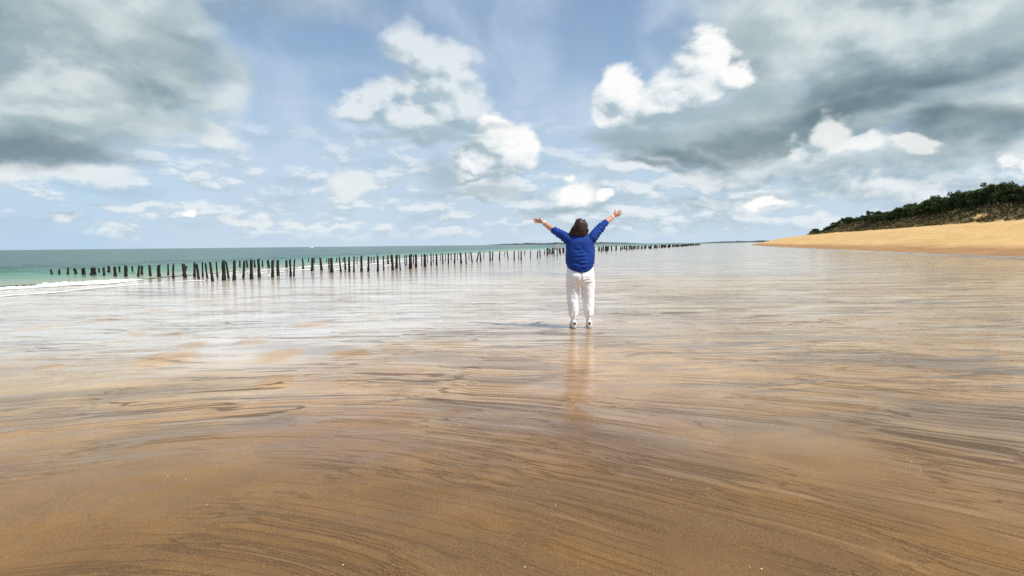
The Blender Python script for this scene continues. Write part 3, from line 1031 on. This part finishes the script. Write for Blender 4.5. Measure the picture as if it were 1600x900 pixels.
def make_pine(seed):
    rnd = random.Random(seed)
    rg = np.random.RandomState(seed)
    rt = bpy.data.objects.new('pine_tree', None)
    parts = []
    lean = Vector((rnd.uniform(.0, .5), rnd.uniform(-.3, .3), 0))
    H = 4.2
    top = lean + Vector((0, 0, H * .82))
    parts.append(tube([(0, 0, -.4), lean * .2 + Vector((0, 0, 1.1)), lean * .6 + Vector((.05, 0, 2.3)), top], [.17, .14, .11, .05], 8))
    cl = []
    for k in range(16):
        t = rnd.uniform(.26, 1.0)
        a = rnd.uniform(0, 6.28)
        ext = rnd.uniform(.7, 1.65) * (1.1 - .45 * abs(t - .5))
        st = lean * t + Vector((0, 0, H * .8 * t * .9 + .2))
        en = st + Vector((math.cos(a) * ext, math.sin(a) * ext, rnd.uniform(.25, .8)))
        parts.append(tube([st, st.lerp(en, .55) + Vector((0, 0, .08)), en], [.06, .045, .02], 5))
        cl.append((en, rnd.uniform(.40, .72)))
        cl.append((st.lerp(en, .6) + Vector((0, 0, .12)), rnd.uniform(.3, .5)))
    for k in range(5):
        cl.append((top + Vector((rnd.uniform(-.8, .8), rnd.uniform(-.8, .8), rnd.uniform(-.25, .45))), rnd.uniform(.35, .65)))
    v, f = join(parts)
    tk = mesh_obj('trunk', [tuple(q) for q in v], f, M_bark)
    C_ = []
    for c, r in cl:
        n = int(260 * r)
        d = rg.normal(size=(n, 3))
        d /= np.linalg.norm(d, axis=1)[:, None]
        rad = r * rg.uniform(.25, 1.05, n) ** .6
        C_.append(np.array(c)[None, :] + d * rad[:, None] * np.array([1, 1, .72]))
    C_ = np.concatenate(C_)
    V, F = leaf_cloud(C_, .105, rg, .25)
    cr = mesh_obj('crown', V, F, M_needle, smooth=False)
    tk.parent = rt
    cr.parent = rt
    return rt, tk, cr


PINES = [make_pine(300 + k) for k in range(5)]
pcount = [0]


def pine(x, y, z, s, sz, rz, label, group):
    i = pcount[0]
    pcount[0] += 1
    src = PINES[i % len(PINES)]
    if i < len(PINES):
        r = src[0]
        COL.objects.link(r)
    else:
        r = src[0].copy()
        COL.objects.link(r)
        for ch in src[1:]:
            c = ch.copy()
            COL.objects.link(c)
            c.parent = r
    r.location = (x, y, z)
    r.scale = (s, s, s * sz)
    r.rotation_euler = (0, 0, rz)
    tag(r, label, 'tree', group)


rnd = random.Random(77)
spots = []
for row in range(4):
    y = 50.0
    while y < 208:
        d = 25.5 + row * 3.6 + rnd.uniform(-1.1, 1.1) - 5.5 * max(0, min(1, (y - 135) / 50))
        if y < 204 - row * 4:
            spots.append((row, y + rnd.uniform(-.8, .8) + row * 1.1, d))
        y += rnd.uniform(1.7, 2.7) * (1 + .12 * row) * (1.0 - .35 * max(0, min(1, (y - 120) / 65)))
for row, y, d in spots:
    x = float(x_wet(y)) + d / .95
    if (x / y) * 900 + 800 > 1680:
        continue
    z = float(terrain(np.array([x]), np.array([y]))[0][0])
    s = rnd.uniform(.66, .86) * (1 + .08 * row) * (1.0 - .5 * max(0, min(1, (y - 120) / 65))) * (.88 + .12 * min(1, max(0, (y - 55) / 30)))
    lab = ['low wind-shaped dark pine at the seaward edge of the wood above the dune scrub',
           'dark green pine packed in the middle of the wood behind the dune',
           'dark pine in the back of the wood whose top makes the skyline',
           'dark pine in the back of the wood whose top makes the skyline'][row]
    grp = ['pines along the front of the dune wood', 'pines in the middle of the dune wood', 'pines along the skyline of the dune wood', 'pines along the skyline of the dune wood'][row]
    pine(x, y, z - .15, s, rnd.uniform(.9, 1.25), rnd.uniform(0, 6.28), lab, grp)
print('pines', pcount[0], 'posts', POST_N[0])

# ------------------------------------------------------------------ the woman with raised arms
M_skin = simple('skin', (.52, .27, .17), (.46, .23, .14), 12, .5, spec=.35)
M_hair = simple('dark_brown_hair', (.018, .009, .007), (.050, .021, .013), 26, .5, .004, 160, stretch=(1, 1, .12), spec=.4)
M_lock = simple('hair_ends', (.055, .025, .014), (.024, .011, .008), 26, .5, stretch=(1, 1, .15), spec=.4)
M_shirt = simple('blue_cotton', (.005, .030, .19), (.007, .048, .28), 7, .75, .006, 34, spec=.2)
M_pants = simple('white_linen', (.84, .85, .90), (.78, .79, .84), 5, .85, .006, 38, spec=.15)
M_shoe = simple('white_leather', (.74, .72, .66), (.66, .64, .58), 14, .5)
M_sole = simple('rubber_sole', (.55, .52, .46), rough=.7)
M_red = simple('maroon_patch', (.10, .012, .014), (.05, .01, .012), 30, .6)
M_sock = simple('black_sock', (.012, .011, .013), rough=.8)
M_band = simple('pale_metal', (.75, .70, .62), rough=.3, spec=.6)
M_eye = simple('eye_white', (.75, .73, .70), rough=.2)

feet = ground(906.5, 511.5)
person = bpy.data.objects.new('person', None)
COL.objects.link(person)
PZ = .004
person.location = (feet.x, feet.y, PZ)
tag(person, 'woman in blue top and white trousers seen from behind, arms raised wide', 'person')


def ell(c, r, n=16, m=11, rot=None):
    V, F = [], []
    for j in range(m):
        p = math.pi * (j + .0) / (m - 1)
        p = min(max(p, .06), math.pi - .06)
        for i in range(n):
            a = 2 * math.pi * i / n
            v = Vector((r[0] * math.sin(p) * math.cos(a), r[1] * math.sin(p) * math.sin(a), r[2] * math.cos(p)))
            if rot:
                v = rot @ v
            V.append(v + Vector(c))
    for j in range(m - 1):
        for i in range(n):
            F.append((j * n + i, (j + 1) * n + i, (j + 1) * n + (i + 1) % n, j * n + (i + 1) % n))
    F.append(tuple(range(n)))
    F.append(tuple((m - 1) * n + i for i in range(n - 1, -1, -1)))
    return V, F


def loft(rings, n=28):
    """rings: (cx, cy, z, rx, ry, power)"""
    V, F = [], []
    for (cx, cy, z, rx, ry, pw) in rings:
        for i in range(n):
            a = 2 * math.pi * i / n
            ca, sa = math.cos(a), math.sin(a)
            V.append(Vector((cx + rx * math.copysign(abs(ca) ** pw, ca), cy + ry * math.copysign(abs(sa) ** pw, sa), z)))
    m = len(rings)
    for j in range(m - 1):
        for i in range(n):
            F.append((j * n + i, j * n + (i + 1) % n, (j + 1) * n + (i + 1) % n, (j + 1) * n + i))
    F.append(tuple(range(n - 1, -1, -1)))
    F.append(tuple((m - 1) * n + i for i in range(n)))
    return V, F


def fuse(name, parts, voxel, mat, parent, smooth=6, fn=None):
    """union of closed pieces as one continuous skin"""
    V, F = join(parts)
    me = bpy.data.meshes.new(name)
    me.from_pydata([tuple(v) for v in V], [], F)
    bm = bmesh.new()
    bm.from_mesh(me)
    bmesh.ops.recalc_face_normals(bm, faces=bm.faces)
    bm.to_mesh(me)
    bm.free()
    tmp = bpy.data.objects.new(name + '_build', me)
    COL.objects.link(tmp)
    md = tmp.modifiers.new('r', 'REMESH')
    md.mode = 'VOXEL'
    md.voxel_size = voxel
    ms = tmp.modifiers.new('s', 'SMOOTH')
    ms.factor = .5
    ms.iterations = smooth
    dg = bpy.context.evaluated_depsgraph_get()
    res = bpy.data.meshes.new_from_object(tmp.evaluated_get(dg))
    bpy.data.objects.remove(tmp)
    bpy.data.meshes.remove(me)
    res.name = name
    if fn:
        n = len(res.vertices)
        co = np.empty(n * 3, np.float32)
        res.vertices.foreach_get('co', co)
        no = np.empty(n * 3, np.float32)
        res.vertices.foreach_get('normal', no)
        co = co.reshape(-1, 3).astype(float)
        no = no.reshape(-1, 3).astype(float)
        co = fn(co, no)
        res.vertices.foreach_set('co', co.astype(np.float32).ravel())
    res.polygons.foreach_set('use_smooth', [True] * len(res.polygons))
    res.materials.clear()
    res.materials.append(mat)
    res.update()
    o = bpy.data.objects.new(name, res)
    COL.objects.link(o)
    o.parent = parent
    return o


V3 = Vector
K = 1.035            # arms reach forward, a little farther from the lens
SH_L, EL_L, WR_L = V3((-.165, -.01, 1.30)), V3((-.375, .12, 1.425)), V3((-.525, .27, 1.545))
SH_R, EL_R, WR_R = V3((.165, -.01, 1.31)), V3((.375, .10, 1.515)), V3((.520, .22, 1.625))
TIP_L, TIP_R = V3((-.675, .33, 1.595)), V3((.655, .27, 1.690))


def hand(wr, tip, normal, thumb_side):
    d = (tip - wr).normalized()
    nrm = (normal - d * normal.dot(d)).normalized()
    side = d.cross(nrm).normalized()
    if side.dot(thumb_side) < 0:
        side = -side                                   # side points to the thumb
    parts = [tube([wr - d * .02, wr + d * .015, wr + d * .05, wr + d * .085], [.024, .029, .038, .037], 12, (nrm, .42))]
    L = [.066, .075, .070, .055]
    for k in range(4):
        off = (.029 - .0195 * k)
        fan = (.15 - .105 * k)
        base = wr + d * (.080 - .004 * abs(k - 1)) + side * off
        fd = (d + side * fan).normalized()
        bend = (-.10 - .05 * k)
        p1 = base + fd * L[k] * .42
        fd2 = (fd - nrm * bend * -1.4).normalized()
        p2 = p1 + fd2 * L[k] * .32
        fd3 = (fd2 - nrm * bend * -1.3).normalized()
        p3 = p2 + fd3 * L[k] * .26
        parts.append(tube([base - fd * .02, base, p1, p2, p3], [.0090, .0095, .0090, .0080, .0066], 8))
    tb = wr + d * .026 + side * .026
    td = (d * .62 + side * .78 + nrm * .15).normalized()
    t1 = tb + td * .034
    t2 = t1 + (td + d * .35).normalized() * .027
    parts.append(tube([tb - td * .012, tb + td * .01, t1, t2], [.0125, .0122, .0105, .0078], 8))
    return parts


HEAD_C = V3((-.004, .005, 1.475))
HR = Matrix.Rotation(R(38), 3, 'X') @ Matrix.Rotation(R(-3), 3, 'Y')


def hd(p):
    return HEAD_C + HR @ V3(p)


body_parts = [
    tube([SH_L + V3((.05, 0, -.02)), SH_L, SH_L.lerp(EL_L, .5), EL_L, EL_L.lerp(WR_L, .3), EL_L.lerp(WR_L, .7), WR_L], [.05, .052, .047, .040, .041, .033, .025], 14),
    tube([SH_R + V3((-.05, 0, -.02)), SH_R, SH_R.lerp(EL_R, .5), EL_R, EL_R.lerp(WR_R, .3), EL_R.lerp(WR_R, .7), WR_R], [.05, .052, .047, .040, .041, .033, .025], 14),
    # trunk and legs, hidden by the clothes
    loft([(0, 0, .66, .13, .10, 1), (0, 0, .80, .165, .115, 1), (0, 0, .98, .15, .11, 1), (0, 0, 1.15, .155, .11, 1), (0, 0, 1.27, .15, .085, 1), (0, 0, 1.325, .09, .06, 1)]),
    tube([(-.09, .0, .75), (-.105, .01, .42), (-.095, -.005, .22), (-.092, -.01, .09)], [.09, .06, .055, .036], 12),
    tube([(.09, .0, .75), (.115, .01, .42), (.130, -.005, .22), (.130, -.01, .09)], [.09, .06, .055, .036], 12),
    tube([(-.092, -.02, .06), (-.095, .08, .04), (-.10, .15, .03)], [.036, .034, .026], 10),
    tube([(.130, -.02, .06), (.138, .08, .04), (.145, .15, .03)], [.036, .034, .026], 10),
    tube([(0, 0, 1.28), (0, .006, 1.36), hd((0, -.01, -.03))], [.060, .052, .054], 14),
    # head: skull, jaw, chin, cheeks, nose, lips, brow, ears
    ell(hd((0, -.008, .022)), (.073, .090, .098), rot=HR), ell(hd((0, .028, -.045)), (.056, .058, .062), rot=HR),
    ell(hd((0, .070, -.088)), (.022, .018, .018), 10, 7, HR), ell(hd((.034, .058, -.022)), (.022, .020, .022), 10, 7, HR), ell(hd((-.034, .058, -.022)), (.022, .020, .022), 10, 7, HR),
    tube([hd((0, .076, .022)), hd((0, .092, -.002)), hd((0, .100, -.020))], [.008, .010, .0135], 8),
    ell(hd((0, .082, -.052)), (.023, .010, .006), 10, 7, HR), ell(hd((0, .081, -.062)), (.020, .010, .0065), 10, 7, HR),
    tube([hd((-.045, .070, .030)), hd((0, .082, .032)), hd((.045, .070, .030))], [.008, .010, .008], 8),
    ell(hd((.075, -.005, -.005)), (.010, .022, .032), 10, 7, HR), ell(hd((-.075, -.005, -.005)), (.010, .022, .032), 10, 7, HR),
]
body_parts += hand(WR_L, TIP_L, V3((.15, .70, .65)), V3((.2, -.2, 1)))
body_parts += hand(WR_R, TIP_R, V3((-.1, .85, .40)), V3((-.3, 0, 1)))
body = fuse('body', body_parts, .0042, M_skin, person, 3)
for sx_ in (-1, 1):
    v, f = ell(hd((sx_ * .031, .074, .012)), (.012, .012, .010), 10, 7)
    mesh_obj('eye', [tuple(q) for q in v], f, M_eye, person)

# hair: mass plus hanging locks
rnd = random.Random(9)
hp = [ell(hd((0, -.022, .030)), (.079, .098, .102), rot=HR), ell((-.002, -.055, 1.44), (.080, .070, .105)),
      ell((-.045, -.055, 1.375), (.072, .06, .060)), ell((.04, -.055, 1.375), (.062, .058, .060)), ell((-.095, -.035, 1.372), (.050, .05, .034)),
      tube([(-.08, -.03, 1.45), (-.12, -.045, 1.40), (-.165, -.045, 1.372)], [.045, .045, .024], 10)]


def hairfn(co, no):
    a = np.arctan2(co[:, 1], co[:, 0])
    w = perlin(a * 9 + co[:, 2] * 3, co[:, 2] * 7, 90) * .008 + perlin(a * 22 + co[:, 2] * 5, co[:, 2] * 10, 91) * .005
    co = co + no * w[:, None]
    co[:, 0] = -.006 + (co[:, 0] + .006) * .90
    return co


hair = fuse('hair', hp, .007, M_hair, person, 4, hairfn)
locks = []
for k in range(230):
    a = rnd.uniform(math.pi * .92, math.pi * 2.08)
    x0, z0 = .062 * math.cos(a), rnd.uniform(1.46, 1.575)
    y0 = -.075 + .05 * abs(math.cos(a)) - .02 * rnd.random() - .02
    x1 = x0 * rnd.uniform(1.0, 1.6) + rnd.uniform(-.02, .015)
    z1 = rnd.uniform(1.335, 1.40)
    if x0 < -.04:
        x1 -= rnd.uniform(0, .055)
    kx = rnd.uniform(-.02, .02)
    locks.append(tube([(x0, y0 + .02, z0), (x0 * 1.35 + kx, y0 - .022, z0 * .62 + z1 * .38), (x1 - kx * .8, y0 - .012, z0 * .25 + z1 * .75), (x1 + kx, y0 + .004, z1)],
                      [.004, .007, .006, .002], 5))
v, f = join(locks)
lk = mesh_obj('hair_lock', [tuple(q) for q in v], f, M_lock, hair)
lk['kind'] = 'stuff'

# shirt
sl_l = [SH_L + V3((.07, 0, -.05)), SH_L + V3((-.01, 0, -.012)), SH_L.lerp(EL_L, .45), SH_L.lerp(EL_L, .80), SH_L.lerp(EL_L, .95)]
sl_r = [SH_R + V3((-.07, 0, -.05)), SH_R + V3((.01, 0, -.012)), SH_R.lerp(EL_R, .45), SH_R.lerp(EL_R, .85), SH_R.lerp(EL_R, 1.0)]


def shirtfn(co, no):
    x, y, z = co.T
    w = (perlin(x * 5 + .3, z * 22 + x * 5, 95) * .011 + perlin(x * 13, z * 40, 96) * .005) * nstep(1.22, 1.08, z) * nstep(.16, .05, np.abs(x))
    w = w + perlin(x * 9 + z * 9, y * 9, 97) * .004
    for zc, xc, wd, amp in ((1.105, .02, .05, .010), (1.045, -.02, .07, .013), (.995, -.035, .06, .014), (1.02, .05, .04, .010), (.95, .02, .07, .010)):
        w = w + amp * np.exp(-((z - zc - .25 * (x - xc) ** 2 * 6) / .012) ** 2) * np.exp(-((x - xc) / wd) ** 2) * (y < 0)
    arm = nstep(.20, .26, np.abs(x))
    w = w + arm * .006 * np.sin((np.abs(x) * .7 + z * .7) * 130 + 3 * perlin(x * 20, z * 20, 98))
    co = co + no * w[:, None]
    co[:, 2] += np.where(z < .93, .085 * (np.abs(x) / .2) ** 2 * nstep(.98, .84, z), 0)
    return co


shirt = fuse('shirt', [loft([(0, .0, .800, .185, .150, .85), (0, 0, .86, .202, .160, .85), (0, 0, .95, .210, .155, .85), (0, 0, 1.06, .213, .148, .85), (0, 0, 1.16, .207, .140, .85),
                             (0, 0, 1.24, .203, .130, .85), (0, 0, 1.295, .188, .105, .85), (0, 0, 1.33, .150, .082, .9), (0, .004, 1.352, .092, .066, 1), (0, .006, 1.358, .078, .06, 1)], 36),
                       tube(sl_l, [.070, .080, .070, .062, .057], 18), tube(sl_r, [.070, .080, .070, .060, .054], 18)], .0085, M_shirt, person, 6, shirtfn)


# trousers
def pantsfn(co, no):
    x, y, z = co.T
    w = perlin(x * 14, z * 9, 102) * .006 + perlin(x * 9 + 4, z * 22, 103) * .0020
    w = w + nstep(.30, .16, z) * .006 * np.sin(np.arctan2(y + .01, np.abs(x) - .105) * 9) * nstep(.10, .15, z)
    seam = np.exp(-(x / .010) ** 2) * nstep(.58, .66, z) * (y < 0)
    w = w - .016 * seam
    for sxx in (-1, 1):
        crease = np.exp(-((z - .665 - .03 * np.cos((x - sxx * .1) * 14)) / .012) ** 2) * np.exp(-((x - sxx * .075) / .06) ** 2) * (y < -.02)
        w = w - .010 * crease
    return co + no * w[:, None]


pants = fuse('trousers', [loft([(0, .0, .60, .175, .10, .8), (0, -.01, .68, .205, .135, .8), (0, -.012, .76, .208, .145, .85), (0, 0, .86, .192, .135, .9), (0, 0, .93, .18, .12, 1)], 32),
                          tube([(-.105, -.01, .72), (-.108, -.005, .56), (-.107, 0, .42), (-.102, -.01, .28), (-.094, -.012, .18), (-.090, -.012, .142)], [.102, .098, .091, .080, .064, .046], 22),
                          tube([(.108, -.01, .72), (.112, -.005, .56), (.116, 0, .42), (.122, -.01, .28), (.127, -.012, .18), (.131, -.012, .142)], [.102, .098, .091, .082, .066, .046], 22)],
             .0085, M_pants, person, 5, pantsfn)
for cx in (-.090, .131):
    mesh_obj('cuff', *[([tuple(q) for q in v], f) for v, f in [loft([(cx, -.012, .118, .043, .045, 1), (cx, -.012, .13, .047, .049, 1), (cx, -.012, .146, .048, .05, 1), (cx, -.012, .158, .044, .046, 1)], 24)]][0], M_pants, pants)
    mesh_obj('sock', *[([tuple(q) for q in v], f) for v, f in [loft([(cx, -.010, .055, .042, .046, 1), (cx, -.010, .09, .040, .042, 1), (cx, -.010, .124, .039, .041, 1)], 20)]][0], M_sock, person)

# shoes
for cx, yaw in ((-.095, 4), (.134, -5)):
    def sm(pts):
        rm = Matrix.Rotation(R(yaw), 3, 'Z')
        return [tuple(rm @ V3(q) + V3((cx, 0, 0))) for q in pts]
    v, f = loft([(0, -.052, .0, .036, .020, 1), (0, -.052, .0, .036, .020, 1)], 8)
    up = [tube([(0, -.045, .045), (0, .02, .045), (0, .10, .038), (0, .165, .030)], [.043, .044, .045, .036], 14),
          tube([(0, -.045, .04), (0, -.043, .075), (0, -.035, .094)], [.040, .040, .036], 14), ell((0, .05, .065), (.036, .055, .034))]
    sh = fuse('shoe', [(sm(a), b) for a, b in up], .005, M_shoe, person, 4)
    outl = []
    n = 28
    for i in range(n):
        a = 2 * math.pi * i / n
        outl.append((.047 * math.cos(a) * (1 + .08 * math.sin(a)), .058 + .145 * math.sin(a)))
    sv = [(x, y, 0) for x, y in outl] + [(x, y, .022) for x, y in outl]
    sf = [(i, (i + 1) % n, n + (i + 1) % n, n + i) for i in range(n)] + [tuple(range(n - 1, -1, -1)), tuple(range(n, 2 * n))]
    mesh_obj('sole', sm(sv), sf, M_sole, sh)
    hv, hf = ell((.004, -.084, .066), (.019, .012, .018), 14, 9)
    mesh_obj('heel_patch', sm(hv), hf, M_red, sh)

# bracelets
for wr, el_ in ((WR_L, EL_L), (WR_R, EL_R)):
    d = (wr - el_).normalized()
    c = wr - d * .035
    u = d.cross(V3((0, 0, 1))).normalized()
    w = d.cross(u)
    V, F, n, m = [], [], 24, 8
    for i in range(n):
        a = 2 * math.pi * i / n
        ra = u * math.cos(a) + w * math.sin(a)
        for j in range(m):
            b = 2 * math.pi * j / m
            V.append(tuple(c + ra * (.0315 + .005 * math.cos(b)) + d * (.010 * math.sin(b))))
    for i in range(n):
        for j in range(m):
            F.append((i * m + j, i * m + (j + 1) % m, ((i + 1) % n) * m + (j + 1) % m, ((i + 1) % n) * m + j))
    mesh_obj('bracelet', V, F, M_band, person)
